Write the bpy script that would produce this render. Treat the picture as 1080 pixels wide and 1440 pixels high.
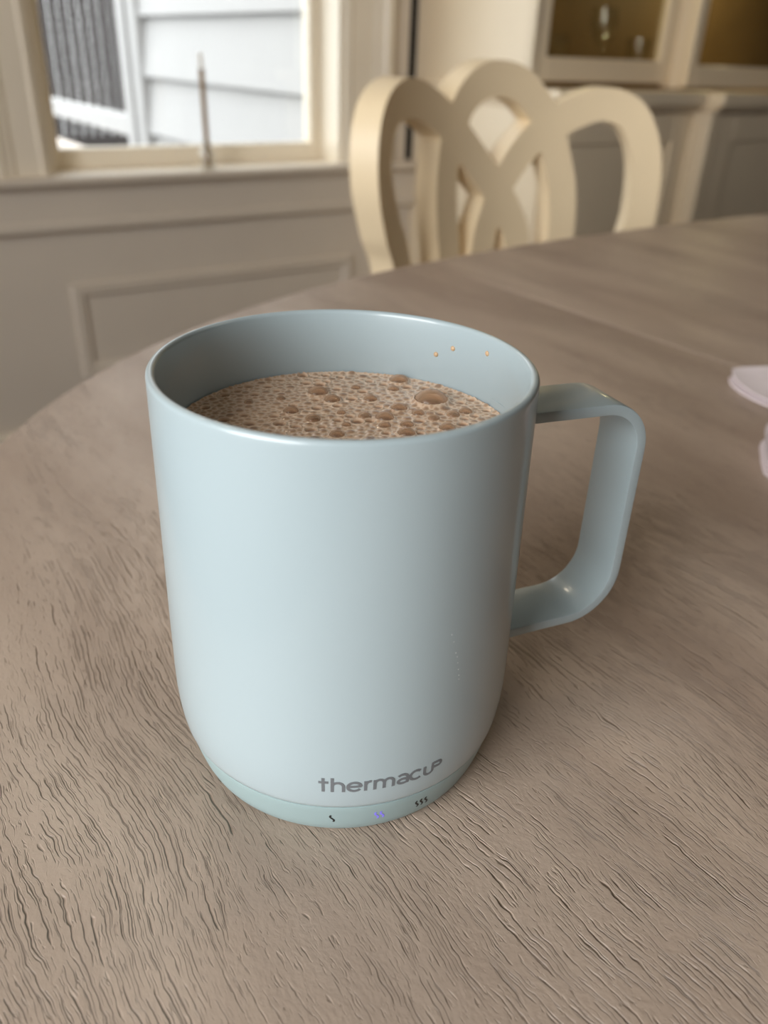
import bpy, bmesh, math, random
import numpy as np
from mathutils import Vector, Matrix

for o in list(bpy.data.objects):
    bpy.data.objects.remove(o, do_unlink=True)
SC = bpy.context.scene
COL = SC.collection
PI = math.pi
TZ = 0.76                      # table top height
ANG = math.radians(35.5)       # the room's axes u (along the window wall), v (towards it)
CA, SA = math.cos(ANG), math.sin(ANG)


def W(u, v, z):
    return Vector((u * CA - v * SA, u * SA + v * CA, z + TZ))


# ------------------------------------------------------------------ camera
p, r, f = math.radians(29.43), math.radians(2.2), 1143.0
fw = Vector((0, math.cos(p), -math.sin(p)))
rx = Vector((1, 0, 0))
up = Vector((0, math.sin(p), math.cos(p)))
cx = math.cos(r) * rx + math.sin(r) * up
cy = -math.sin(r) * rx + math.cos(r) * up
cam = bpy.data.cameras.new('camera')
camo = bpy.data.objects.new('camera', cam)
COL.objects.link(camo)
m = Matrix((cx, cy, -fw)).transposed().to_4x4()
m.translation = Vector((0.0098, -0.1715, TZ + 0.164))
camo.matrix_world = m
cam.sensor_fit = 'VERTICAL'
cam.sensor_height = 24.0
cam.lens = 24.0 * f / 1440.0
cam.clip_start = 0.01
cam.clip_end = 100
cam.dof.use_dof = True
cam.dof.focus_distance = 0.195
cam.dof.aperture_fstop = 8.0
SC.camera = camo

# ------------------------------------------------------------------ world, lights, exposure
SC.view_settings.view_transform = 'Standard'
SC.view_settings.look = 'None'
SC.view_settings.gamma = 1.0
SC.view_settings.use_curve_mapping = False
SC.view_settings.exposure = 0.0
SC.cycles.use_denoising = True
SC.cycles.max_bounces = 10
SC.cycles.diffuse_bounces = 6
SC.cycles.sample_clamp_indirect = 6.0
SC.cycles.caustics_reflective = False
SC.cycles.caustics_refractive = False

world = bpy.data.worlds.new('overcast')
SC.world = world
world.use_nodes = True
bg = world.node_tree.nodes['Background']
bg.inputs[0].default_value = (0.97, 0.985, 1.0, 1)
bg.inputs[1].default_value = 4.2


def area(name, loc, aim, sx, sy, power, col):
    l = bpy.data.lights.new(name, 'AREA')
    l.shape = 'RECTANGLE'
    l.size, l.size_y, l.energy, l.color = sx, sy, power, col
    o = bpy.data.objects.new(name, l)
    COL.objects.link(o)
    o.location = loc
    o.rotation_euler = (aim - loc).to_track_quat('-Z', 'Y').to_euler()
    return o


# daylight entering by the big side window (left wall, outside the frame)
area('side_window_daylight', W(-1.41, -0.42, 0.60), W(0, -0.42, 0.60), 1.15, 1.4, 33, (1.0, 0.985, 0.965))
# added warm point lights, unseen: two for handle glints, one filling the chair
for lu, lv, lz, le in ((-0.06, 0.95, .98, 2.2), (0.12, 0.90, .98, 2.2), (0.95, -0.10, 1.15, 4.0)):
    l = bpy.data.lights.new('warm_fill_light', 'POINT')
    l.energy, l.color, l.shadow_soft_size = le, (1.0, 0.84, 0.62), 0.03
    o = bpy.data.objects.new('warm_fill_light', l)
    COL.objects.link(o)
    o.location = W(lu, lv, lz)


# ------------------------------------------------------------------ materials
def srgb(r, g, b):
    def c(x):
        x /= 255.0
        return x / 12.92 if x <= 0.04045 else ((x + 0.055) / 1.055) ** 2.4
    return (c(r), c(g), c(b), 1)


def new_mat(name):
    mt = bpy.data.materials.new(name)
    mt.use_nodes = True
    nt = mt.node_tree
    return mt, nt, nt.nodes['Principled BSDF']


def paint(name, col, rough=0.5, var=0.04, scale=6.0, bump=0.0, bscale=200, spec=0.5, coat=0.0):
    """painted / plain surface with slight procedural tone variation"""
    mt, nt, b = new_mat(name)
    tc = nt.nodes.new('ShaderNodeTexCoord')
    nz = nt.nodes.new('ShaderNodeTexNoise')
    nz.inputs['Scale'].default_value = scale
    nz.inputs['Detail'].default_value = 4
    nt.links.new(tc.outputs['Object'], nz.inputs['Vector'])
    mr = nt.nodes.new('ShaderNodeMapRange')
    mr.inputs['From Min'].default_value = 0.3
    mr.inputs['From Max'].default_value = 0.7
    mr.inputs['To Min'].default_value = 1 - var
    mr.inputs['To Max'].default_value = 1 + var
    nt.links.new(nz.outputs['Fac'], mr.inputs['Value'])
    mx = nt.nodes.new('ShaderNodeVectorMath')
    mx.operation = 'SCALE'
    mx.inputs[0].default_value = col[:3]
    nt.links.new(mr.outputs['Result'], mx.inputs['Scale'])
    nt.links.new(mx.outputs['Vector'], b.inputs['Base Color'])
    b.inputs['Roughness'].default_value = rough
    b.inputs['Specular IOR Level'].default_value = spec
    if coat:
        b.inputs['Coat Weight'].default_value = coat
        b.inputs['Coat Roughness'].default_value = 0.06
    if bump:
        n2 = nt.nodes.new('ShaderNodeTexNoise')
        n2.inputs['Scale'].default_value = bscale
        nt.links.new(tc.outputs['Object'], n2.inputs['Vector'])
        bp = nt.nodes.new('ShaderNodeBump')
        bp.inputs['Strength'].default_value = bump
        bp.inputs['Distance'].default_value = 0.001
        nt.links.new(n2.outputs['Fac'], bp.inputs['Height'])
        nt.links.new(bp.outputs['Normal'], b.inputs['Normal'])
    return mt


def thin_glass(name, tint=(1, 1, 1, 1), refl=0.9):
    mt = bpy.data.materials.new(name)
    mt.use_nodes = True
    nt = mt.node_tree
    nt.nodes.remove(nt.nodes['Principled BSDF'])
    out = nt.nodes['Material Output']
    tr = nt.nodes.new('ShaderNodeBsdfTransparent')
    tr.inputs[0].default_value = tint
    gl = nt.nodes.new('ShaderNodeBsdfGlossy')
    gl.inputs['Roughness'].default_value = 0.02
    fr = nt.nodes.new('ShaderNodeLayerWeight')
    pw = nt.nodes.new('ShaderNodeMath')
    pw.operation = 'POWER'
    pw.inputs[1].default_value = 5.0
    nt.links.new(fr.outputs['Facing'], pw.inputs[0])
    sc = nt.nodes.new('ShaderNodeMath')
    sc.operation = 'MULTIPLY_ADD'
    sc.inputs[1].default_value = refl
    sc.inputs[2].default_value = 0.035 * refl
    nt.links.new(pw.outputs[0], sc.inputs[0])
    mix = nt.nodes.new('ShaderNodeMixShader')
    nt.links.new(sc.outputs[0], mix.inputs[0])
    nt.links.new(tr.outputs[0], mix.inputs[1])
    nt.links.new(gl.outputs[0], mix.inputs[2])
    nt.links.new(mix.outputs[0], out.inputs['Surface'])
    return mt


def wood_table(name, seed):
    """wire-brushed oak with a grey-taupe stain: the open grain is real relief (bump) and holds darker glaze"""
    mt, nt, b = new_mat(name)
    N, L = nt.nodes, nt.links
    tc = N.new('ShaderNodeTexCoord')

    def mapping(sc, loc=(0, 0, 0), src=None):
        mp = N.new('ShaderNodeMapping')
        mp.inputs['Scale'].default_value = sc
        mp.inputs['Location'].default_value = loc
        L.new(src or tc.outputs['Object'], mp.inputs['Vector'])
        return mp.outputs['Vector']

    def noise(vec, scale=1.0, detail=2.0, rough=0.5, dist=0.0):
        n = N.new('ShaderNodeTexNoise')
        n.inputs['Scale'].default_value = scale
        n.inputs['Detail'].default_value = detail
        n.inputs['Roughness'].default_value = rough
        n.inputs['Distortion'].default_value = dist
        L.new(vec, n.inputs['Vector'])
        return n.outputs['Fac'], n.outputs['Color']

    def math_(op, a, c=None, clamp=False):
        n = N.new('ShaderNodeMath')
        n.operation = op
        n.use_clamp = clamp
        for i, x in enumerate((a, c)):
            if x is None:
                continue
            if isinstance(x, (int, float)):
                n.inputs[i].default_value = x
            else:
                L.new(x, n.inputs[i])
        return n.outputs[0]

    def ramp(val, a, c_, t0=0.0, t1=1.0):
        n = N.new('ShaderNodeMapRange')
        n.interpolation_type = 'SMOOTHSTEP'
        n.inputs['From Min'].default_value = a
        n.inputs['From Max'].default_value = c_
        n.inputs['To Min'].default_value = t0
        n.inputs['To Max'].default_value = t1
        L.new(val, n.inputs['Value'])
        return n.outputs['Result']

    # slow warp of the coordinates, so that the grain wanders
    _, wc = noise(mapping((9, 5, 9), (seed, 0, 0)), 1.0, 2.0)
    sub = N.new('ShaderNodeVectorMath'); sub.operation = 'SUBTRACT'
    L.new(wc, sub.inputs[0]); sub.inputs[1].default_value = (0.5, 0.5, 0.5)
    scl = N.new('ShaderNodeVectorMath'); scl.operation = 'SCALE'
    L.new(sub.outputs[0], scl.inputs[0]); scl.inputs['Scale'].default_value = 0.055
    _, wc2 = noise(mapping((260, 150, 260), (0, seed, 0)), 1.0, 2.0)
    sub2 = N.new('ShaderNodeVectorMath'); sub2.operation = 'SUBTRACT'
    L.new(wc2, sub2.inputs[0]); sub2.inputs[1].default_value = (0.5, 0.5, 0.5)
    scl2 = N.new('ShaderNodeVectorMath'); scl2.operation = 'SCALE'
    L.new(sub2.outputs[0], scl2.inputs[0]); scl2.inputs['Scale'].default_value = 0.0019
    add = N.new('ShaderNodeVectorMath'); add.operation = 'ADD'
    L.new(tc.outputs['Object'], add.inputs[0]); L.new(scl.outputs[0], add.inputs[1])
    add2 = N.new('ShaderNodeVectorMath'); add2.operation = 'ADD'
    L.new(add.outputs[0], add2.inputs[0]); L.new(scl2.outputs[0], add2.inputs[1])
    wv = add2.outputs[0]
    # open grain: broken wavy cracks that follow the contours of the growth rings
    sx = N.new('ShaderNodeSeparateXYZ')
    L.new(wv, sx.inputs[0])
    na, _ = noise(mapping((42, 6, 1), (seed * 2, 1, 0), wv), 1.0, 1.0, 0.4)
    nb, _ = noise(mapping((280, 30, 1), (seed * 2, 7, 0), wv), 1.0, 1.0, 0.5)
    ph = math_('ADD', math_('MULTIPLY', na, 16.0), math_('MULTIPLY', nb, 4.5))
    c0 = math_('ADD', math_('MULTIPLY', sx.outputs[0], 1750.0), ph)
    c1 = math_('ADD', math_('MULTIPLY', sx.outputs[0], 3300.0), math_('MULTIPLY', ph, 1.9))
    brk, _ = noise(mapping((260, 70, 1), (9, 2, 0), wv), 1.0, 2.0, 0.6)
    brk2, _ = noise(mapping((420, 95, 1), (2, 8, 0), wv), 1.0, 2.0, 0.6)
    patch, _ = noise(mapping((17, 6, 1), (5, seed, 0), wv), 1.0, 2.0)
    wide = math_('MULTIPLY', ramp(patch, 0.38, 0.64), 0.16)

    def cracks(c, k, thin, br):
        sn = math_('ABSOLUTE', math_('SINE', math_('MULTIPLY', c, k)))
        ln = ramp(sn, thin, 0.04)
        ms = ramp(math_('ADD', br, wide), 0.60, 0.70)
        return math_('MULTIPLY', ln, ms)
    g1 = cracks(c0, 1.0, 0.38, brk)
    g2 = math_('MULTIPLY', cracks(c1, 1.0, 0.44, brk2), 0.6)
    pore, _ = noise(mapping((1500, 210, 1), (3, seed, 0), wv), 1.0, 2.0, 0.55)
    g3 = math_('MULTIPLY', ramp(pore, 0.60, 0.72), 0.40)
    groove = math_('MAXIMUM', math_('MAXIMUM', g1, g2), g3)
    fine, _ = noise(mapping((1000, 500, 1), (0, 0, 0), wv), 1.0, 3.0, 0.6)
    h = math_('SUBTRACT', math_('MULTIPLY', fine, 0.36), groove)
    bp = N.new('ShaderNodeBump')
    bp.inputs['Strength'].default_value = 1.0
    bp.inputs['Distance'].default_value = 0.00042
    L.new(h, bp.inputs['Height'])
    L.new(bp.outputs['Normal'], b.inputs['Normal'])
    # stain colour
    tone, _ = noise(mapping((22, 5, 1), (seed, 4, 0), wv), 1.0, 4.0, 0.55)
    plank, _ = noise(mapping((9, .5, 1), (seed, 2, 0)), 1.0, 1.0)
    tone = math_('ADD', math_('MULTIPLY', tone, .72), math_('MULTIPLY', plank, .28))
    cr = N.new('ShaderNodeValToRGB')
    cr.color_ramp.elements[0].position = 0.36
    cr.color_ramp.elements[0].color = srgb(161, 142, 127)
    cr.color_ramp.elements[1].position = 0.64
    cr.color_ramp.elements[1].color = srgb(189, 171, 155)
    L.new(tone, cr.inputs[0])
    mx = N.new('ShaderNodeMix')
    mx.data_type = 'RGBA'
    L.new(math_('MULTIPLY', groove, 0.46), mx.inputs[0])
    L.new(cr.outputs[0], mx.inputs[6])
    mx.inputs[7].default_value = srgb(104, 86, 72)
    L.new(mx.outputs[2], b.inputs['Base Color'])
    rr = ramp(tone, 0.3, 0.7, 0.5, 0.4)
    L.new(rr, b.inputs['Roughness'])
    b.inputs['Specular IOR Level'].default_value = 0.45
    return mt


M = {}
M['wall'] = paint('greige wall paint', srgb(214, 204, 190), 0.45, 0.02)
M['trim'] = paint('cream trim paint', srgb(238, 228, 210), 0.35, 0.02)
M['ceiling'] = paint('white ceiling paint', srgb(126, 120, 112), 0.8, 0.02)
M['far_wall'] = paint('dark taupe paint', srgb(54, 46, 40), 0.7, 0.03)
M['floor'] = paint('brown oak floor', srgb(88, 66, 48), 0.5, 0.15, 12)
M['black'] = paint('black gap shade', srgb(6, 6, 6), 0.9, 0.01, spec=0.05)
M['cabinet'] = paint('cabinet paint', srgb(238, 222, 194), 0.35, 0.02)
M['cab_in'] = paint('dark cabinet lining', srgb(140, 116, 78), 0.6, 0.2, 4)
M['chair'] = paint('antique cream lacquer', srgb(238, 219, 184), 0.45, 0.03, 9)
M['seat'] = paint('beige seat fabric', srgb(206, 190, 160), 0.9, 0.08, 60, 0.3, 700)
M['mug'] = paint('pale blue glaze', srgb(164, 179, 184), 0.30, 0.008, 20, coat=0.35)
M['mug_base'] = paint('pale aqua base ring', srgb(148, 169, 171), 0.42, 0.02, 40)
M['ink'] = paint('grey print', srgb(104, 108, 112), 0.5, 0.02)
M['blackink'] = paint('black print', srgb(14, 16, 18), 0.5, 0.02)
M['speck'] = paint('pale fleck', srgb(225, 228, 226), 0.4, 0.02)
M['drop'] = paint('dried coffee', srgb(196, 164, 128), 0.3, 0.1)
M['paper'] = paint('white paper napkin', srgb(232, 222, 226), 0.9, 0.03, 30, 0.2, 400)
M['siding'] = paint('white siding paint', srgb(161, 160, 160), 0.6, 0.02, 3)
M['fence'] = paint('weathered grey boards', srgb(58, 53, 52), 0.9, 0.08, 2)
M['deck'] = paint('pale deck paint', srgb(200, 190, 182), 0.7, 0.05, 3)
M['ground'] = paint('grey gravel', srgb(98, 99, 98), 0.95, 0.15, 14)
M['stick'] = paint('bamboo stick', srgb(146, 112, 62), 0.6, 0.1, 80)
M['stick_tip'] = paint('pale stick tip', srgb(232, 226, 212), 0.7, 0.04, 80)
M['glass_pane'] = thin_glass('window glass', (0.97, 0.985, 0.98, 1), 0.9)
M['cab_glass'] = thin_glass('cabinet glass', (0.9, 0.9, 0.86, 1), 1.0)
mt, nt, b = new_mat('clear bottle glass')
b.inputs['Transmission Weight'].default_value = 1.0
b.inputs['Roughness'].default_value = 0.03
b.inputs['IOR'].default_value = 1.3
b.inputs['Base Color'].default_value = (0.97, 0.97, 0.97, 1)
M['bottle'] = thin_glass('clear thin glass', (.97, .975, .97, 1), 2.2)
mt, nt, b = new_mat('violet lit symbol')
b.inputs['Base Color'].default_value = srgb(120, 110, 210)
b.inputs['Emission Color'].default_value = srgb(150, 140, 255)
b.inputs['Emission Strength'].default_value = 0.28
M['led'] = mt
mt, nt, b = new_mat('brass knob')
b.inputs['Base Color'].default_value = srgb(210, 190, 150)
b.inputs['Metallic'].default_value = 1.0
b.inputs['Roughness'].default_value = 0.2
M['knob'] = mt

# coffee foam: attribute 'film' = thin bubble window over the dark coffee
mt, nt, b = new_mat('milk coffee foam')
at = nt.nodes.new('ShaderNodeAttribute')
at.attribute_name = 'film'
cr = nt.nodes.new('ShaderNodeValToRGB')
e = cr.color_ramp.elements
e[0].position, e[0].color = 0.0, srgb(212, 188, 164)
e[1].position, e[1].color = 1.0, srgb(112, 78, 54)
k = cr.color_ramp.elements.new(0.35)
k.color = srgb(186, 154, 126)
nt.links.new(at.outputs['Fac'], cr.inputs[0])
nt.links.new(cr.outputs[0], b.inputs['Base Color'])
b.inputs['Roughness'].default_value = 0.13
b.inputs['Specular IOR Level'].default_value = 0.6
M['foam'] = mt
M['coffee'] = paint('milky coffee', srgb(96, 62, 40), 0.15, 0.05)
mt, nt, b = new_mat('coffee bubble film')
tcn = nt.nodes.new('ShaderNodeLayerWeight')
tcn.inputs[0].default_value = 0.35
trn = nt.nodes.new('ShaderNodeBsdfTransparent')
trn.inputs[0].default_value = (0.86, 0.76, 0.66, 1)
mix = nt.nodes.new('ShaderNodeMixShader')
mrn = nt.nodes.new('ShaderNodeMapRange')
mrn.inputs['To Min'].default_value = 0.26
mrn.inputs['To Max'].default_value = 0.85
nt.links.new(tcn.outputs['Facing'], mrn.inputs['Value'])
nt.links.new(mrn.outputs[0], mix.inputs[0])
nt.links.new(trn.outputs[0], mix.inputs[1])
nt.links.new(b.outputs[0], mix.inputs[2])
nt.links.new(mix.outputs[0], nt.nodes['Material Output'].inputs['Surface'])
b.inputs['Base Color'].default_value = srgb(196, 166, 138)
b.inputs['Roughness'].default_value = 0.06
M['film'] = mt


# ------------------------------------------------------------------ builders
class MB:
    def __init__(s):
        s.v, s.f = [], []

    def add(s, vs, fs):
        n = len(s.v)
        s.v += [tuple(x) for x in vs]
        s.f += [tuple(i + n for i in q) for q in fs]
        return s

    def box(s, a, b, c, d, e, g):
        vs = [(a, c, e), (b, c, e), (b, d, e), (a, d, e), (a, c, g), (b, c, g), (b, d, g), (a, d, g)]
        return s.add(vs, [(0, 3, 2, 1), (4, 5, 6, 7), (0, 1, 5, 4), (1, 2, 6, 5), (2, 3, 7, 6), (3, 0, 4, 7)])

    def sweep(s, path, closed=False, caps=True):
        """path: list of rings (equal length lists of points)"""
        n = len(path[0])
        vs = [q for ring in path for q in ring]
        fs = []
        R_ = len(path)
        for i in range(R_ if closed else R_ - 1):
            j = (i + 1) % R_
            for k in range(n):
                k2 = (k + 1) % n
                fs.append((i * n + k, i * n + k2, j * n + k2, j * n + k))
        if caps and not closed:
            fs.append(tuple(range(n - 1, -1, -1)))
            fs.append(tuple((R_ - 1) * n + k for k in range(n)))
        return s.add(vs, fs)

    def lathe(s, prof, n=48, cx=0, cy=0):
        vs, fs = [], []
        for (rr, z) in prof:
            for k in range(n):
                a = 2 * PI * k / n
                vs.append((cx + rr * math.cos(a), cy + rr * math.sin(a), z))
        for i in range(len(prof) - 1):
            for k in range(n):
                k2 = (k + 1) % n
                fs.append((i * n + k, i * n + k2, (i + 1) * n + k2, (i + 1) * n + k))
        return s.add(vs, fs)

    def prism_u(s, prof, u0, u1):
        """profile in (v,z), extruded along u"""
        return s.sweep([[(u0, a, b) for a, b in prof], [(u1, a, b) for a, b in prof]])

    def build(s, name, mat, parent=None, bevel=0.0, smooth=False, seg=2):
        me = bpy.data.meshes.new(name)
        me.from_pydata(s.v, [], s.f)
        bm = bmesh.new()
        bm.from_mesh(me)
        bmesh.ops.recalc_face_normals(bm, faces=bm.faces)
        bm.to_mesh(me)
        bm.free()
        me.materials.append(mat)
        o = bpy.data.objects.new(name, me)
        COL.objects.link(o)
        if parent:
            o.parent = parent
        if smooth:
            me.polygons.foreach_set('use_smooth', [True] * len(me.polygons))
            me.set_sharp_from_angle(angle=math.radians(40))
        if bevel:
            bv = o.modifiers.new('bevel', 'BEVEL')
            bv.width = bevel
            bv.segments = seg
            bv.limit_method = 'ANGLE'
            bv.angle_limit = math.radians(35)
        return o


def tag(o, label=None, cat=None, group=None, kind=None):
    if label: o['label'] = label
    if cat: o['category'] = cat
    if group: o['group'] = group
    if kind: o['kind'] = kind
    return o


def place(o, u=0, v=0, z=0, rot=True):
    o.location = W(u, v, z)
    if rot:
        o.rotation_euler = (0, 0, ANG)
    return o


def thing(name, label, cat, u, v, z, group=None):
    o = bpy.data.objects.new(name, None)
    o.empty_display_size = 0.05
    COL.objects.link(o)
    place(o, u, v, z)
    return tag(o, label, cat, group)


def struct(name, mb, mat, parent=None, bevel=0.0, smooth=False):
    o = mb.build(name, mat, parent, bevel, smooth)
    if parent is None:
        place(o)
        o['kind'] = 'structure'
    return o


def catmull(pts, n=8):
    P = [np.array(q, float) for q in pts]
    P = [2 * P[0] - P[1]] + P + [2 * P[-1] - P[-2]]
    out = []
    for i in range(1, len(P) - 2):
        for k in range(n):
            t = k / n
            a, b_, c, d = P[i - 1], P[i], P[i + 1], P[i + 2]
            out.append(0.5 * ((2 * b_) + (c - a) * t + (2 * a - 5 * b_ + 4 * c - d) * t * t + (3 * b_ - a - 3 * c + d) * t ** 3))
    out.append(P[-2])
    return out


# ------------------------------------------------------------------ room shell (u,v,z; z=0 is the table top)
ZF, ZC = -0.76, 1.72
UL, UR, VN, VW = -1.50, 3.9, -2.6, 1.90
struct('floor', MB().box(UL - .1, UR + .1, VN - .1, VW + .2, ZF - 0.05, ZF), M['floor'])
struct('ceiling', MB().box(UL - .1, UR + .1, VN - .1, VW + .2, ZC, ZC + 0.05), M['ceiling'])
# window wall with its opening
O0, O1, OB, OT = 0.405, 1.182, -0.125, 1.42
w = MB()
w.box(UL, O0, VW, VW + .18, ZF, ZC)
w.box(O1, 1.392, VW, VW + .18, ZF, ZC)
w.box(O0, O1, VW, VW + .18, ZF, OB)
w.box(O0, O1, VW, VW + .18, OT, ZC)
w.box(1.418, UR, VW, VW + .18, ZF, ZC)
w.box(1.392, 1.418, VW, VW + .18, ZF, -0.12)
struct('wall_back', w, M['wall'])
# left wall with the big side window opening
w = MB()
w.box(UL - .1, UL, VN, -1.05, ZF, ZC)
w.box(UL - .1, UL, 0.20, VW + .18, ZF, ZC)
w.box(UL - .1, UL, -1.05, 0.20, ZF, -0.13)
w.box(UL - .1, UL, -1.05, 0.20, 1.37, ZC)
struct('wall_left', w, M['wall'])
struct('wall_right', MB().box(UR, UR + .1, VN, VW + .18, ZF, ZC), M['far_wall'])
struct('wall_front', MB().box(UL, UR, VN - .1, VN, ZF, ZC), M['far_wall'])
struct('baseboard_back', MB().box(UL, 1.40, VW - .018, VW, ZF, ZF + .07), M['trim'], bevel=.004)
# black lining painting in the shade of the gap between wall end and cabinet
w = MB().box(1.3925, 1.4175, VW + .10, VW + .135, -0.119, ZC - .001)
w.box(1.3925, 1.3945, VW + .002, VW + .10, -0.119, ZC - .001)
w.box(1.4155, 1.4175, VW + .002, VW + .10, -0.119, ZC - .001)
struct('gap_shade', w, M['black'])

# continuous stool / chair rail under the window
prof = [(VW, -.100), (VW - .046, -.100), (VW - .051, -.104), (VW - .051, -.114), (VW - .046, -.118),
        (VW - .026, -.124), (VW - .018, -.136), (VW - .018, -.196), (VW - .026, -.204), (VW - .026, -.216),
        (VW - .012, -.226), (VW, -.229)]
struct('trim_1', MB().prism_u(prof, UL, 1.417), M['wall'])
# picture-frame moulding on the wall below
w = MB()
for (a, b_, c, d) in ((.412, 1.215, -.345, -.582),):
    pr_ = [(0, 0), (.004, .012), (.012, .016), (.020, .010), (.026, .013), (.033, .006), (.036, 0)]
    corners = [(a, c, 1, -1), (b_, c, -1, -1), (b_, d, -1, 1), (a, d, 1, 1)]
    rings = [[(x + sx * t, VW - hh, z + sz * t) for t, hh in pr_] for x, z, sx, sz in corners]
    w.sweep(rings, closed=True)
struct('trim_2', w, M['wall'])
w = MB()
rings = [[(x + sx * t, VW - hh, z + sz * t) for t, hh in pr_] for x, z, sx, sz in
         [(-1.3, -.345, 1, -1), (.20, -.345, -1, -1), (.20, -.582, -1, 1), (-1.3, -.582, 1, 1)]]
w.sweep(rings, closed=True)
struct('trim_4', w, M['wall'])

# window_1: casings, jambs, sash, pane
win = bpy.data.objects.new('window_1', None)
COL.objects.link(win)
place(win)
win['kind'] = 'structure'


def casing(u0, u1, flip):
    """moulded casing profile across its width, standing on the stool"""
    wd = u1 - u0
    pts = [(0, .0), (0, .014), (.10, .018), (.16, .013), (.60, .016), (.68, .022), (.80, .024), (.86, .032), (1.0, .032), (1.0, 0)]
    ring = [((u0 + t * wd) if not flip else (u1 - t * wd), VW - h) for t, h in pts]
    return MB().sweep([[(a, b_, -.100) for a, b_ in ring], [(a, b_, OT + .1) for a, b_ in ring]])


casing(.292, .402, True).build('casing', M['trim'], win)
casing(1.184, 1.318, False).build('casing', M['trim'], win)
MB().box(.292, 1.318, VW - .03, VW, OT, OT + .11).build('head_casing', M['trim'], win, .004)
MB().box(O0, O0 + .012, VW, VW + .17, OB, OT).build('jamb', M['trim'], win)
MB().box(O1 - .012, O1, VW, VW + .17, OB, OT).build('jamb', M['trim'], win)
MB().prism_u([(VW - .002, -.101), (VW + .19, -.108), (VW + .19, -.13), (VW - .002, -.13)], O0, O1).build('inner_sill', M['trim'], win)
sash = bpy.data.objects.new('sash', None)
COL.objects.link(sash)
sash.parent = win
S0, S1, SV0, SV1 = O0 + .012, O1 - .012, VW + .10, VW + .14
G0, G1, GB = .462, 1.140, -.058
MB().box(S0, G0, SV0, SV1, -.105, OT).build('sash_stile', M['trim'], sash, .004)
MB().box(G1, S1, SV0, SV1, -.105, OT).build('sash_stile', M['trim'], sash, .004)
MB().box(G0, G1, SV0, SV1, -.105, GB).build('sash_rail', M['trim'], sash, .004)
MB().box(G0, G1, SV0, SV1, .62, .66).build('sash_rail', M['trim'], sash, .004)
MB().box(G0, G1, SV0, SV1, OT - .06, OT).build('sash_rail', M['trim'], sash, .004)
MB().box(G0 - .006, G1 + .006, SV0 + .016, SV0 + .020, GB - .006, OT - .05).build('pane', M['glass_pane'], sash)

# ------------------------------------------------------------------ outside
struct('ground', MB().box(-8, 14, VW + .3, 16, -1.5, -1.30), M['ground'])
house = thing('house_wing', 'white clapboard house wall outside the window, right of the grey fence', 'house', 1.45, 2.2, -1.3)
V0H, V1H = 2.2, 4.18
MB().box(.03, .25, 0, V1H - V0H - .02, 0, 3.2).build('wall_sheathing', M['siding'], house)
ex = .245
zz = .018 - ex * 6
k = 0
blen = V1H - V0H - .09
bm_me = None
while zz < 2.0 - .0:
    zb = zz + 1.3
    if zb > -.05:
        pl_ = MB().sweep([[(-.012, y, .012), (.03, y, .012), (.03, y, ex), (.020, y, ex), (-.012, y, .020)] for y in (0, blen)])
        if bm_me is None:
            o = pl_.build('siding_board', M['siding'], house)
            bm_me = o.data
        else:
            o = bpy.data.objects.new('siding_board', bm_me)
            COL.objects.link(o)
            o.parent = house
        o.location = (0, 0, max(zb, 0))
    zz += ex
MB().box(-.03, .25, blen, blen + .10, 0, 3.2).build('corner_board', M['siding'], house, .004)

rail = thing('porch_railing', 'white porch railing running back from the white house corner', 'railing', 1.45, 4.22, -1.3)
MB().box(-.04, .04, 0, 3.6, 1.055, 1.145).build('bottom_rail', M['siding'], rail, .006)
MB().box(-.03, .05, 3.6, 3.69, .802, 2.6).build('post', M['siding'], rail, .006)
MB().box(-.045, .055, -.01, .09, .802, 3.0).build('post', M['siding'], rail, .006)
deck = thing('porch_deck', 'pale porch floor below the white railing', 'porch', 1.2, 4.2, -1.3)
for q in range(6):
    MB().box(-.25 + q * .14, -.115 + q * .14, 0, 3.72, .76, .80).build('deck_board', M['deck'], deck, .003)
MB().box(-.24, .58, .02, 3.68, 0, .758).build('deck_skirt', M['deck'], deck)
fence = thing('board_fence', 'tall grey board fence behind the white porch railing', 'fence', 1.6, 9.0, -1.3)
for q in range(-6, 30):
    o = MB().box(q * .094, q * .094 + .0838, random.Random(q).uniform(-.006, .006), .022, 0, 3.4 + random.Random(q + 50).uniform(-.03, .03)).build('board', M['fence'], fence)
MB().box(-.56, 2.9, .024, .07, .5, .62).build('rail', M['fence'], fence)
MB().box(-.56, 2.9, .024, .07, 2.5, 2.62).build('rail', M['fence'], fence)

# ------------------------------------------------------------------ china cabinet (breakfront)
hutch = thing('china_cabinet', 'built-in cream breakfront cabinet with dark glass doors behind the chair', 'cabinet', 1.42, VW, ZF)


def hb(u0, u1, v0, v1, z0, z1, mb=None):
    return (mb or MB()).box(u0 - 1.42, u1 - 1.42, v0 - VW, v1 - VW, z0 - ZF, z1 - ZF)


VU, VUC, VL, VLC, UE = 1.45, 1.395, 1.365, 1.318, 3.4
US, ULs = 1.928, 1.968
hb(1.42, 1.44, VU, VW, .10, ZC - .02).build('side_panel', M['cabinet'], hutch)
hb(1.42, 1.44, VL + .018, VW, ZF, .066).build('side_panel', M['cabinet'], hutch)
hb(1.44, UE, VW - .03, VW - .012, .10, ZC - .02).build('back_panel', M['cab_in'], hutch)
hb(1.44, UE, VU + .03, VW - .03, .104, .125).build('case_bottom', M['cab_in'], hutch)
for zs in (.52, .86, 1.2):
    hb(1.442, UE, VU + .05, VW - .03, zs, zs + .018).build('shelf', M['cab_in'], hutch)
hb(1.42, UE, VU - .01, VW, ZC - .06, ZC - .004).build('cornice', M['cabinet'], hutch)


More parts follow.
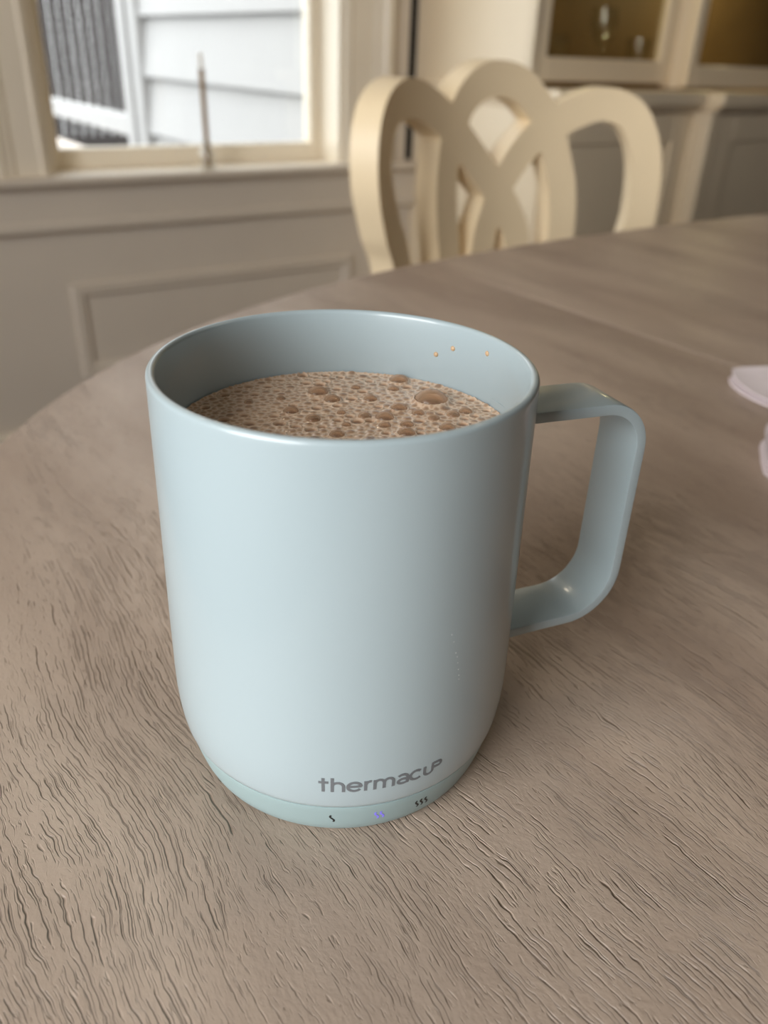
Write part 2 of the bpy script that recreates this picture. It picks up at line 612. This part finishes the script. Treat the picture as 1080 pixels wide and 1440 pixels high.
def glass_door(u0, u1, v0, z0, z1, st, mull=True):
    d = MB()
    hb(u0, u0 + st, v0, v0 + .024, z0, z1, d)
    hb(u1 - st, u1, v0, v0 + .024, z0, z1, d)
    hb(u0 + st, u1 - st, v0, v0 + .024, z0, z0 + .052, d)
    hb(u0 + st, u1 - st, v0, v0 + .024, z1 - .05, z1, d)
    o = d.build('glass_door', M['cabinet'], hutch, .003)
    hb(u0 + st - .004, u1 - st + .004, v0 + .010, v0 + .014, z0 + .05, z1 - .04).build('pane', M['cab_glass'], o)
    return o


glass_door(1.42, US, VU, .118, ZC - .07, .048)
glass_door(US + .001, 2.52, VUC, .112, ZC - .07, .034)
glass_door(2.523, 3.1, VUC, .112, ZC - .07, .034)
# side return of the projecting centre, lit by the side window
hb(US, US + .02, VUC + .0245, VU + .03, .108, ZC - .07).build('side_return', M['cabinet'], hutch)
# worktop: moulded edge
ct = MB()
hb(1.405, ULs - .02, VL - .035, VW - .03, .072, .104, ct)
hb(1.415, ULs - .02, VL - .02, VW - .03, .060, .072, ct)
ct.build('worktop', M['cabinet'], hutch, .005)
ct = MB()
hb(ULs - .0195, UE, VLC - .035, VW - .03, .072, .104, ct)
hb(ULs - .0195, UE, VLC - .02, VW - .03, .060, .072, ct)
ct.build('worktop', M['cabinet'], hutch, .005)
# base: face frames, doors
hb(1.44, ULs, VL + .018, VL + .04, ZF, .06).build('face_frame', M['cabinet'], hutch)
hb(ULs, UE, VLC + .018, VLC + .04, ZF, .06).build('face_frame', M['cabinet'], hutch)


def panel_door(u0, u1, v0, z0, z1, st=.07):
    d = MB()
    hb(u0, u0 + st, v0, v0 + .018, z0, z1, d)
    hb(u1 - st, u1, v0, v0 + .018, z0, z1, d)
    hb(u0 + st, u1 - st, v0, v0 + .018, z0, z0 + st, d)
    hb(u0 + st, u1 - st, v0, v0 + .018, z1 - st, z1, d)
    o = d.build('cabinet_door', M['cabinet'], hutch, .003)
    hb(u0 + st, u1 - st, v0 + .009, v0 + .015, z0 + st, z1 - st).build('door_panel', M['cabinet'], o)
    return o


panel_door(1.425, ULs - .022, VL, -.70, .055)
panel_door(ULs + .03, 2.62, VLC, -.70, .055)
panel_door(2.63, 3.2, VLC, -.70, .055)
hb(ULs - .018, ULs + .026, VLC - .006, VL + .03, ZF, .059).build('pilaster', M['cabinet'], hutch, .006)
hb(ULs - .026, ULs - .016, VL - .012, VL + .02, ZF, .02).build('pilaster_bead', M['cabinet'], hutch, .004)

for lu in (1.62, 2.5):
    l = bpy.data.lights.new('cabinet_lamp', 'POINT')
    l.energy, l.color, l.shadow_soft_size = (1.1 if lu < 2 else 2.2), (1.0, .86, .50), .02
    o = bpy.data.objects.new('cabinet_lamp', l)
    COL.objects.link(o)
    o.location = W(lu, 1.6, .45)
# glassware behind the doors
gp = [(0, .0), (.030, .0), (.031, .003), (.004, .008), (.0035, .06), (.012, .072), (.030, .10), (.034, .13), (.030, .165), (.0288, .165), (.0325, .13), (.0285, .102), (.011, .075), (0, .0725)]
tp = [(0, 0), (.028, 0), (.030, .004), (.034, .10), (.0325, .10), (.0285, .01), (0, .009)]
gl0 = None
for i, (u, v, kind) in enumerate(((1.62, 1.66, 0), (1.74, 1.70, 1), (1.83, 1.62, 0), (2.03, 1.66, 1), (2.14, 1.60, 0), (2.26, 1.70, 0))):
    nm = ('wine_glass', 'glass_tumbler')[kind]
    o = MB().lathe((gp, tp)[kind], 28).build(nm, M['bottle'], None, 0, True)
    place(o, u, v, .1255)
    side = 'left' if u < 1.95 else 'right'
    pos = {1.62: 'clear wine glass nearest the left edge behind the left cabinet door',
           1.74: 'clear tumbler between two wine glasses behind the left cabinet door',
           1.83: 'clear wine glass beside the pale divider behind the left cabinet door',
           2.03: 'clear tumbler just right of the pale divider in the cabinet',
           2.14: 'front wine glass behind the right cabinet door',
           2.26: 'rearmost wine glass behind the right cabinet door'}[u]
    tag(o, pos, 'glass', 'glassware in the china cabinet')

# ------------------------------------------------------------------ table
table = thing('dining_table', 'large brushed taupe oak dining table with rounded end', 'table', 0.9, -0.05, ZF)
TV0, TB, TN, TU0, TA = -.05, .534, 2.6, -.115, .925
uc1, uc2 = TU0 + TA, 1.35


def outline_v(u):
    x = 0.0
    if u < uc1: x = (uc1 - u) / TA
    elif u > uc2: x = (u - uc2) / TA
    return TB * (1 - min(1, x) ** TN) ** (1 / TN)


def slab(u0, u1, name, mat):
    us = []
    if u0 <= TU0 + 1e-6:
        us += [TU0 + TA * (1 - math.cos(t)) for t in np.linspace(0, PI / 2, 60) if TU0 + TA * (1 - math.cos(t)) < u1 - .004]
    else:
        us += [u0]
    if u1 > uc2:
        us += [uc2 + TA * math.sin(t) for t in np.linspace(0, PI / 2, 60)]
        us = [q for q in us if q > u0 - 1e-6]
    else:
        us += list(np.linspace(us[-1], u1, 12))[1:]
    top = [(q, outline_v(q)) for q in us]
    bot = [(q, -outline_v(q)) for q in reversed(us)]
    ring = top + [q for q in bot if abs(q[1]) > 1e-6 or True]
    # remove doubled end points
    cl = []
    for q in ring:
        if not cl or (abs(q[0] - cl[-1][0]) + abs(q[1] - cl[-1][1])) > 1e-5:
            cl.append(q)
    if abs(cl[0][0] - cl[-1][0]) + abs(cl[0][1] - cl[-1][1]) < 1e-5:
        cl.pop()
    mb = MB()
    n = len(cl)
    vs = [(a - .9, b_, .76) for a, b_ in cl] + [(a - .9, b_, .725) for a, b_ in cl]
    mb.add(vs, [tuple(range(n - 1, -1, -1)), tuple(range(n, 2 * n))] + [(k, (k + 1) % n, n + (k + 1) % n, n + k) for k in range(n)])
    o = mb.build(name, mat, table, .0014, False, 3)
    return o


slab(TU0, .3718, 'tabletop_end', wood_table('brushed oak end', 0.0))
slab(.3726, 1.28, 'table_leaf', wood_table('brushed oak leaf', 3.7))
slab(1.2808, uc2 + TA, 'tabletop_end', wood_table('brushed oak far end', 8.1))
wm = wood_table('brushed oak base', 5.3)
ap = MB()
ap.box(-.55, .55, -.37, -.345, .645, .724); ap.box(-.55, .55, .345, .37, .645, .724)
ap.box(-.55, -.525, -.345, .345, .645, .724); ap.box(.525, .55, -.345, .345, .645, .724)
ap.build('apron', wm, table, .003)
for s in (-1, 1):
    for t in (-1, 1):
        q = [(.046, 0), (.046, .40), (.06, .724)]
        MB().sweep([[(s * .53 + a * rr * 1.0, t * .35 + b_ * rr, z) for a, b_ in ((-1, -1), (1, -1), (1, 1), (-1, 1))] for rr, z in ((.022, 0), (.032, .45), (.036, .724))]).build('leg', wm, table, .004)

# ------------------------------------------------------------------ chair
CUC, CVC, CR = .61, .28, .36
chair = thing('dining_chair', 'cream dining chair with open interlaced loop back across the table', 'chair', CUC, CVC, ZF)


BANDS = [
    [(-19, -.31), (-21.5, -.16), (-25.2, -.042), (-29.7, .006), (-33.2, .05), (-34.0, .083), (-32.6, .108), (-29.0, .124), (-24.2, .129), (-18.6, .121),
     (-12.8, .103), (-7.9, .080), (-3.0, .053), (1.4, .027), (5.2, -.003), (7.8, -.042), (9.2, -.16), (9.4, -.31)],
    [(27, -.31), (30.5, -.16), (34.0, -.036), (34.6, .008), (33.8, .060), (31.4, .096), (28.2, .116), (22.9, .123), (17.6, .113),
     (13.2, .100), (9.2, .085), (5.8, .064), (2.4, .034), (.3, 0), (-1.0, -.035), (-1.8, -.16), (-2.0, -.31)],
    [(-8.6, -.31), (-9.2, -.16), (-10.2, -.046), (-11.5, -.004), (-12.3, .038), (-12.0, .078), (-10.4, .108), (-7.6, .131), (-3.6, .145), (.6, .147),
     (4.8, .141), (8.0, .127), (10.6, .111), (12.8, .090), (15.3, .054), (17.0, .020), (17.8, -.035), (17.6, -.16), (17, -.31)]]


def loop_back(bands, wid, th, step=.003):
    """interlaced loops cut out of one thick board (marching squares on the distance to the loops), bent on the barrel"""
    seg = []
    for bnd in bands:
        c = catmull([(math.radians(a) * CR, z) for a, z in bnd], 8)
        seg += list(zip(c[:-1], c[1:]))
    x0, x1, y0, y1 = -.26, .26, -.318, .18
    nx, ny = int((x1 - x0) / step), int((y1 - y0) / step)
    X, Y = np.meshgrid(x0 + step * np.arange(nx + 1), y0 + step * np.arange(ny + 1), indexing='ij')
    D = np.full(X.shape, 9.0)
    for a, b_ in seg:
        d = b_ - a
        t = np.clip(((X - a[0]) * d[0] + (Y - a[1]) * d[1]) / (d @ d), 0, 1)
        D = np.minimum(D, np.hypot(X - a[0] - t * d[0], Y - a[1] - t * d[1]))
    D -= wid / 2
    D = np.maximum(D, -.31 - Y)
    ids, pts, polys, edges = {}, [], [], []

    def vert(i, j, i2=None, j2=None):
        if i2 is None:
            key = (i, j)
        else:
            key = tuple(sorted(((i, j), (i2, j2))))
        if key not in ids:
            if i2 is None:
                q = (X[i, j], Y[i, j])
            else:
                (i, j), (i2, j2) = key
                t = D[i, j] / (D[i, j] - D[i2, j2])
                q = (X[i, j] + t * (X[i2, j2] - X[i, j]), Y[i, j] + t * (Y[i2, j2] - Y[i, j]))
            ids[key] = len(pts)
            pts.append(q)
        return ids[key]
    for i in range(nx):
        for j in range(ny):
            cs = [(i, j), (i + 1, j), (i + 1, j + 1), (i, j + 1)]
            ins = [D[q] < 0 for q in cs]
            if not any(ins):
                continue
            poly, cut = [], []
            for k in range(4):
                a, b_ = cs[k], cs[(k + 1) % 4]
                if ins[k]:
                    poly.append(vert(*a))
                if ins[k] != ins[(k + 1) % 4]:
                    q = vert(*a, *b_)
                    poly.append(q)
                    cut.append((q, ins[k]))
            if len(poly) > 2:
                polys.append(poly)
            if len(cut) == 2:
                (qa, la), (qb, lb) = cut
                edges.append((qa, qb) if la else (qb, qa))
    n = len(pts)

    def bend(q, d):
        R_ = CR + d
        return (R_ * math.sin(q[0] / CR), R_ * math.cos(q[0] / CR), q[1] - ZF)
    mb = MB()
    vs = [bend(q, 0) for q in pts] + [bend(q, th) for q in pts]
    fs = [tuple(q) for q in polys] + [tuple(x + n for x in reversed(q)) for q in polys]
    fs += [(a, b_, b_ + n, a + n) for a, b_ in edges]
    return mb.add(vs, fs)


loop_back([[(a, z - .004) for a, z in q] for q in BANDS], .037, .030).build('loop_back', M['chair'], chair, 0, True)
# seat: rounded pad over a rail
sr = MB()
seat_o = [(-.24, -.14), (-.215, .20), (-.17, .305), (.17, .305), (.215, .20), (.24, -.14), (.20, -.17), (-.20, -.17)]
sr.sweep([[(a, b_, .38) for a, b_ in seat_o], [(a, b_, .435) for a, b_ in seat_o]])
sr.build('seat_rail', M['chair'], chair, .008)
sp = MB()
sp.sweep([[(a * s_, (b_ - .06) * s_ + .06, z) for a, b_ in seat_o] for s_, z in ((.96, .4355), (.98, .45), (.95, .468), (.80, .478))])
sp.build('seat', M['seat'], chair, .006)
for sx in (-1, 1):
    MB().sweep([[(sx * (.205 + dx) + a * rr, -.13 + b_ * rr, z) for a, b_ in ((-1, -1), (1, -1), (1, 1), (-1, 1))] for dx, rr, z in ((.02, .013, 0), (-.005, .016, .18), (.005, .026, .379))]).build('leg', M['chair'], chair, .005)
    MB().sweep([[(sx * .165 + a * rr, .285 + dy + b_ * rr, z) for a, b_ in ((-1, -1), (1, -1), (1, 1), (-1, 1))] for dy, rr, z in ((.10, .014, 0), (.03, .018, .2), (0, .022, .379))]).build('leg', M['chair'], chair, .005)

# ------------------------------------------------------------------ reed bottle on the sill
bt = thing('reed_bottle', 'small clear glass bottle holding one thin wooden stick on the window sill', 'bottle', .780, VW - .022, -.0998)
MB().lathe([(0, 0), (.017, 0), (.0195, .003), (.0195, .034), (.017, .041), (.010, .046), (.0095, .060), (.0115, .062), (.0115, .066), (.008, .066), (.008, .046), (.015, .039), (.0175, .033), (.0175, .006), (0, .005)], 32).build('bottle_body', M['bottle'], bt, 0, True)
ln = [(.001, .0, .006), (.0, .0, .10), (-.001, .0, .218)]
MB().sweep([[(x + .0068 * math.cos(a), y + .0068 * math.sin(a), z) for a in np.linspace(0, 2 * PI, 9)[:-1]] for x, y, z in ln]).build('stick', M['stick'], bt, 0, True)
MB().sweep([[(x + .0042 * math.cos(a), y + .0042 * math.sin(a), z) for a in np.linspace(0, 2 * PI, 9)[:-1]] for x, y, z in [(-.001, .0, .2182), (-.0015, .0, .250)]]).build('stick_tip', M['stick_tip'], bt, 0, True)


# ------------------------------------------------------------------ paper napkins at the right edge
def sheet(name, outline, lift, label):
    """folded two-ply paper with a soft curl; outline in room (u,v)"""
    cu = sum(a for a, _ in outline) / len(outline)
    cv = sum(b_ for _, b_ in outline) / len(outline)
    root = thing(name, label, 'napkin', cu, cv, 0)
    o2 = [(a, b_) for a, b_ in catmull(outline + outline[:1], 5)][:-1]
    for ply, (z0, sc_) in enumerate(((.0004, 1.0), (.0016, .985))):
        mb = MB()
        rings = [1.0, .8, .55, .3, .05]
        n = len(o2)
        vs = []
        for zoff in (0, .0009):
            for q in rings:
                for a, b_ in o2:
                    x, y = (a - cu) * q * sc_, (b_ - cv) * q * sc_
                    vs.append((x, y, z0 + zoff + lift * ply * (.5 + .5 * math.sin(30 * x + 40 * y)) + (lift * .4 if ply and q == 1 else 0)))
        fs = []
        for s_ in range(2):
            b0 = s_ * len(rings) * n
            for i in range(len(rings) - 1):
                for k in range(n):
                    fs.append((b0 + i * n + k, b0 + i * n + (k + 1) % n, b0 + (i + 1) * n + (k + 1) % n, b0 + (i + 1) * n + k))
            fs.append(tuple(b0 + (len(rings) - 1) * n + k for k in range(n)))
        b1 = len(rings) * n
        for k in range(n):
            fs.append((k, (k + 1) % n, b1 + (k + 1) % n, b1 + k))
        mb.add(vs, fs).build('ply', M['paper'], root, 0, True)
    return root


sheet('paper_napkin', [(q[0] * CA + q[1] * SA, -q[0] * SA + q[1] * CA) for q in [(.2145, .299), (.228, .304), (.26, .307), (.32, .300), (.33, .25), (.27, .232), (.235, .240), (.219, .256), (.212, .274), (.2115, .288)]], .003,
      'white paper napkin with a pointed tip at the right edge, farther from the mug')
sheet('folded_napkin', [(q[0] * CA + q[1] * SA, -q[0] * SA + q[1] * CA) for q in [(.1845, .168), (.190, .186), (.2005, .207), (.23, .215), (.26, .19), (.24, .15), (.205, .150), (.188, .157)]], .006,
      'folded white napkin at the right edge, nearer the mug handle')

# ------------------------------------------------------------------ mug
mug = bpy.data.objects.new('mug', None)
COL.objects.link(mug)
mug.location = (0, 0, TZ)
tag(mug, 'pale blue heated mug with square handle full of frothy coffee', 'mug')
ZR = .105


def arc(cx_, cz_, rad, a0, a1, n):
    return [(cx_ + rad * math.cos(math.radians(a0 + (a1 - a0) * i / n)), cz_ + rad * math.sin(math.radians(a0 + (a1 - a0) * i / n))) for i in range(n + 1)]


body_o = [(.0402, .0122), (.0416, .0121), (.04205, .0124), (.0423, .0132), (.0427, .0155), (.0431, .0190), (.04335, .0235), (.0434, .029), (.0433, .040), (.0431, .055), (.0429, .070), (.0427, .085), (.0426, .095), (.0425, .1030)]


def body_r(z):
    for (r0, z0), (r1, z1) in zip(body_o[1:], body_o[2:]):
        if z0 <= z <= z1:
            return r0 + (r1 - r0) * (z - z0) / (z1 - z0)
    return .0425


lip = arc(.0415, .1038, .0010, 0, 180, 8)
bodyp = body_o + lip + [(.0404, .1025), (.0402, .1000), (.0402, .070), (.0402, .030), (.0392, .020), (.036, .0155), (.028, .014), (0.0001, .014)]
MB().lathe(bodyp, 192).build('body', M['mug'], mug, 0, True)
basep = [(0.0001, .0004), (.0350, .0004), (.0358, 0), (.0372, .0), (.0380, .0004), (.0388, .0014), (.0396, .0034), (.0404, .0062), (.0411, .0090), (.0417, .0112), (.0417, .01165), (.0413, .0119), (.0404, .0120), (0.0001, .0120)]
MB().lathe(basep, 192).build('base_ring', M['mug_base'], mug, 0, True)


def base_r(z):
    for (r0, z0), (r1, z1) in zip(basep[3:], basep[4:]):
        if z0 <= z <= z1:
            return r0 + (r1 - r0) * (z - z0) / (z1 - z0 + 1e-9)
    return .041


# handle: flat strap on a rounded square path
PH, HW, TH = math.radians(23.2), .0084, .0030
zt, zb, rm = .0897 - TH / 2, .0223 + TH / 2, .0812 - TH / 2
path = [(.0400, zt + .0006), (.050, zt + .0004)]
rc1, rc2 = .0125, .014
path += [(.0570, zt + .0002)]
path += [(rm - rc1 + rc1 * math.sin(t), zt - rc1 + rc1 * math.cos(t)) for t in np.linspace(0, PI / 2, 14)]
path += [(rm, .062), (rm, .048)]
path += [(rm - rc2 + rc2 * math.cos(t), zb + rc2 - rc2 * math.sin(t)) for t in np.linspace(0, PI / 2, 14)]
path += [(.058, zb), (.048, zb - .0003), (.0410, zb - .0006)]
rings = []
for i, (a, z) in enumerate(path):
    a0, z0 = path[max(i - 1, 0)]
    a1, z1 = path[min(i + 1, len(path) - 1)]
    d = np.array([a1 - a0, z1 - z0])
    d /= np.hypot(*d)
    nn = np.array([-d[1], d[0]])           # outward (up on the top bar)
    ring = []
    for (t, q) in ((-1, -.6), (-.985, -.9), (-.93, -1), (.93, -1), (.985, -.9), (1, -.6), (1, .6), (.985, .9), (.93, 1), (-.93, 1), (-.985, .9), (-1, .6)):
        rho = a + nn[0] * q * TH / 2
        zq = z + nn[1] * q * TH / 2
        y = t * HW
        ring.append((rho * math.cos(PH) - y * math.sin(PH), rho * math.sin(PH) + y * math.cos(PH), zq))
    rings.append(ring)
MB().sweep(rings).build('handle', M['mug'], mug, 0, True)


# printed strokes on the curved wall
def strokes(lines, wid, conv, name, mat, depth=.00006, joined=True):
    mb = MB()
    for ln_ in lines:
        P_ = [np.array(q, float) for q in ln_]
        fine = []
        for a, b_ in zip(P_[:-1], P_[1:]):
            n = max(1, int(np.hypot(*(b_ - a)) / .12))
            fine += [a + (b_ - a) * k / n for k in range(n)]
        fine.append(P_[-1])
        rings = []
        for i, q in enumerate(fine):
            t = fine[min(i + 1, len(fine) - 1)] - fine[max(i - 1, 0)]
            t = t / (np.hypot(*t) + 1e-9)
            nn = np.array([-t[1], t[0]])
            a, b_ = q - nn * wid / 2, q + nn * wid / 2
            rings.append([conv(a, 0), conv(b_, 0), conv(b_, depth), conv(a, depth)])
        mb.sweep(rings)
    return mb.build(name, mat, mug)


def C_(cx_, cy_, rx_, ry_, a0, a1, n=14):
    return [(cx_ + rx_ * math.cos(math.radians(a0 + (a1 - a0) * i / n)), cy_ + ry_ * math.sin(math.radians(a0 + (a1 - a0) * i / n))) for i in range(n + 1)]


XH = .0032
letters = [
    [(.33, 1.42), (.33, 0)], [(0, .98), (.70, .98)],                                   # t
    [(.97, 1.45), (.97, 0)], [(.97, .55)] + C_(1.36, .55, .40, .40, 160, 0) + [(1.76, 0)],   # h
    [(2.06, .52), (3.00, .52)] + C_(2.53, .50, .47, .43, 5, 325, 30),                   # e
    [(3.32, 1.0), (3.32, 0)], [(3.32, .55)] + C_(3.66, .55, .33, .38, 165, 75),         # r
    [(3.98, 1.0), (3.98, 0)], [(3.98, .58)] + C_(4.32, .58, .34, .36, 165, 0) + [(4.66, 0)],
    [(4.66, .58)] + C_(5.0, .58, .34, .36, 165, 0) + [(5.34, 0)],                       # m
    C_(6.02, .62, .40, .33, 140, 0) + [(6.42, 0)], C_(6.06, .28, .36, .23, 0, 360, 24), [(6.06, .51), (6.42, .51)],  # a
    C_(7.10, .50, .47, .44, 45, 315, 24),                                               # c
    [(7.78, .98), (7.78, .42)] + C_(8.12, .40, .34, .34, 180, 360) + [(8.46, 1.02), (8.95, 1.02)] + C_(8.95, .80, .24, .22, 90, -90) + [(8.50, .58)],  # UP
]


def conv_txt(q, d):
    z = .0186 + q[1] * XH
    rr = body_r(z) + .00001 + d
    th = math.radians(-93.4) + q[0] * XH / .0431
    return (rr * math.cos(th), rr * math.sin(th), z)


tag(strokes(letters, .23, conv_txt, 'lettering', M['ink']), 'grey printed brand lettering')


def symbol(theta, zc, n, mat, name):
    sq = [(0.11 * math.sin(t * 2 * PI) - .16 * (t - .5), (t - .5) * 1.0) for t in np.linspace(0, 1, 12)]
    lines = [[(x + (k - (n - 1) / 2) * .44, y) for x, y in sq] for k in range(n)]

    def cv(q, d):
        z = zc + q[1] * .0030
        rr = base_r(z) + .00001 + d
        th = math.radians(theta) + q[0] * .0030 / .0405
        return (rr * math.cos(th), rr * math.sin(th), z)
    return strokes(lines, .15, cv, name, mat)


tag(symbol(-89.5, .0068, 1, M['blackink'], 'heat_symbol'), 'one black wavy heat mark')
tag(symbol(-73.6, .0068, 2, M['led'], 'heat_symbol'), 'two violet lit wavy heat marks')
tag(symbol(-57.8, .0064, 3, M['blackink'], 'heat_symbol'), 'three black wavy heat marks')
fl = MB()
for th, z in ((-54.4, .058), (-53.4, .0558), (-52.3, .0525), (-51.6, .0512), (-51.2, .0494), (-50.7, .0474), (-50.3, .0456), (-50.1, .0444)):
    th = math.radians(th)
    rr = body_r(z)
    c, s = math.cos(th), math.sin(th)
    fl.add([(rr * c - a * s, rr * s + a * c, z + b_) for a, b_ in ((-.0001, -.00012), (.0001, -.00012), (.00012, .00012), (-.00012, .00012))] +
           [((rr + .00008) * c, (rr + .00008) * s, z)], [(0, 1, 4), (1, 2, 4), (2, 3, 4), (3, 0, 4), (3, 2, 1, 0)])
tag(fl.build('water_fleck', M['speck'], mug), 'string of tiny pale flecks', kind='stuff')

# ------------------------------------------------------------------ coffee in the mug
coffee = bpy.data.objects.new('coffee', None)
COL.objects.link(coffee)
coffee.location = (0, 0, TZ + .0145)
tag(coffee, 'milky brown coffee with bubbly froth inside the blue mug', 'coffee')
LV = .0880 - .0145
MB().lathe([(0.0001, .0005), (.034, .0008), (.0385, .0075), (.0398, .016), (.0399, LV - .0012), (0.0001, LV - .0012)], 96).build('liquid', M['coffee'], coffee, 0, True)

BIG = [(-.0082, .0239, .0026), (-.0043, .0194, .0021), (-.0136, .0111, .0019), (-.0079, .0068, .0019), (.0124, .0350, .0025), (.0110, .0285, .0016), (.0053, .0209, .0018), (.0125, .0155, .0021),
       (.0206, .0215, .0042), (.0091, .0093, .0023), (.0043, .0097, .0017), (.0172, .0128, .0016), (.0143, .0006, .0021), (.0257, .0127, .0017), (.0289, .0149, .0017), (.0144, .0055, .0017), (.0092, .0046, .0015),
       (-.0016, -.0017, .0018), (.0239, .0044, .0020), (.0012, .0285, .0013), (-.0014, .0114, .0012), (.0209, .0101, .0015), (-.0171, .0191, .0012), (-.0246, .0159, .0012), (.0002, .0042, .0012)]
rng = random.Random(5)
RF = .0399
cellsz = .003
grid = {}
bub = []


def near(x, y, rr, slack):
    gx, gy = int(x // cellsz), int(y // cellsz)
    for i in range(gx - 2, gx + 3):
        for j in range(gy - 2, gy + 3):
            for (a, b_, c) in grid.get((i, j), ()):
                if (a - x) ** 2 + (b_ - y) ** 2 < ((rr + c) * slack) ** 2:
                    return True
    return False


def put(x, y, rr):
    grid.setdefault((int(x // cellsz), int(y // cellsz)), []).append((x, y, rr))
    bub.append((x, y, rr))


for q in BIG:
    put(*q)
for rad, tries, slack in ((.0014, 420, 1.02), (.0011, 2200, .98), (.0008, 6000, .95), (.00055, 12000, .93), (.00038, 16000, .92)):
    for _ in range(tries):
        rr = rad * rng.uniform(.8, 1.15)
        a, q = rng.uniform(0, 2 * PI), RF * math.sqrt(rng.random())
        x, y = q * math.cos(a), q * math.sin(a)
        # larger bubbles gather towards the mug's near-right side
        if rad > .0009 and rng.random() > .45 + .65 * min(1, max(0, (.5 + x / .06 - y / .12))):
            continue
        if q + rr * .6 < RF and not near(x, y, rr, slack):
            put(x, y, rr)
ng = 400
hs = 2 * RF / ng
H = np.zeros((ng + 1, ng + 1))
F = np.zeros((ng + 1, ng + 1))
gxs = -RF + hs * np.arange(ng + 1)
for (x, y, rr) in bub:
    i0, i1 = max(0, int((x - rr * 1.3 + RF) / hs)), min(ng, int((x + rr * 1.3 + RF) / hs) + 1)
    j0, j1 = max(0, int((y - rr * 1.3 + RF) / hs)), min(ng, int((y + rr * 1.3 + RF) / hs) + 1)
    X, Y = np.meshgrid(gxs[i0:i1 + 1], gxs[j0:j1 + 1], indexing='ij')
    d = np.sqrt((X - x) ** 2 + (Y - y) ** 2) / rr
    dome = np.where(d < 1, np.sqrt(np.clip(1 - d * d, 0, 1)) * .45 - .10, 0) * rr
    rim = np.exp(-((d - 1.06) / .14) ** 2) * .16 * rr
    big = rr > .00115 and rng.random() < .8
    if big:      # burst-open looking pits under the big films
        dome = np.where(d < 1, -(1 - d ** 4) * .16 * rr, 0)
        rim = np.exp(-((d - 1.05) / .13) ** 2) * .22 * rr
    H[i0:i1 + 1, j0:j1 + 1] += dome + rim
    k = min(1, rr / .0019) ** .8
    film = np.clip((1 - d) / .45, 0, 1) * k
    F[i0:i1 + 1, j0:j1 + 1] = np.maximum(F[i0:i1 + 1, j0:j1 + 1], film)
vid = -np.ones((ng + 1, ng + 1), int)
vs, fa = [], []
for i in range(ng + 1):
    for j in range(ng + 1):
        if gxs[i] ** 2 + gxs[j] ** 2 <= RF * RF:
            q = math.hypot(gxs[i], gxs[j])
            vid[i, j] = len(vs)
            vs.append((gxs[i], gxs[j], LV - .0003 + H[i, j] + .0006 * max(0, (q - .0385) / .0014) ** 2))
            fa.append(F[i, j])
ii, jj = np.nonzero((vid[:-1, :-1] >= 0) & (vid[1:, :-1] >= 0) & (vid[1:, 1:] >= 0) & (vid[:-1, 1:] >= 0))
fs = [(int(vid[i, j]), int(vid[i + 1, j]), int(vid[i + 1, j + 1]), int(vid[i, j + 1])) for i, j in zip(ii, jj)]
me = bpy.data.meshes.new('foam')
me.from_pydata(vs, [], fs)
me.polygons.foreach_set('use_smooth', [True] * len(fs))
atr = me.attributes.new('film', 'FLOAT', 'POINT')
atr.data.foreach_set('value', np.array(fa, dtype=np.float32))
me.materials.append(M['foam'])
fo = bpy.data.objects.new('foam', me)
COL.objects.link(fo)
fo.parent = coffee
fo['kind'] = 'stuff'
dome_me = None
for (x, y, rr) in BIG:
    if dome_me is None:
        prof_ = [(math.cos(t), .75 * math.sin(t)) for t in np.linspace(0, PI / 2 - .02, 9)]
        o = MB().lathe(prof_, 28).build('bubble', M['film'], coffee, 0, True)
        dome_me = o.data
    else:
        o = bpy.data.objects.new('bubble', dome_me)
        COL.objects.link(o)
        o.parent = coffee
    o.location = (x, y, LV - .0003)
    o.scale = (rr, rr, rr)
for th, z in ((57.2, .0960), (50.0, .0987), (33.2, .1006)):
    a = math.radians(th)
    o = MB().lathe([(math.cos(t) * .0007, .0004 * math.sin(t)) for t in np.linspace(0, PI / 2 - .02, 5)], 10).build('coffee_drop', M['drop'], coffee, 0, True)
    o.location = (.0402 * math.cos(a), .0402 * math.sin(a), z - .0145)
    o.rotation_euler = Vector((-math.cos(a), -math.sin(a), 0)).to_track_quat('Z', 'Y').to_euler()
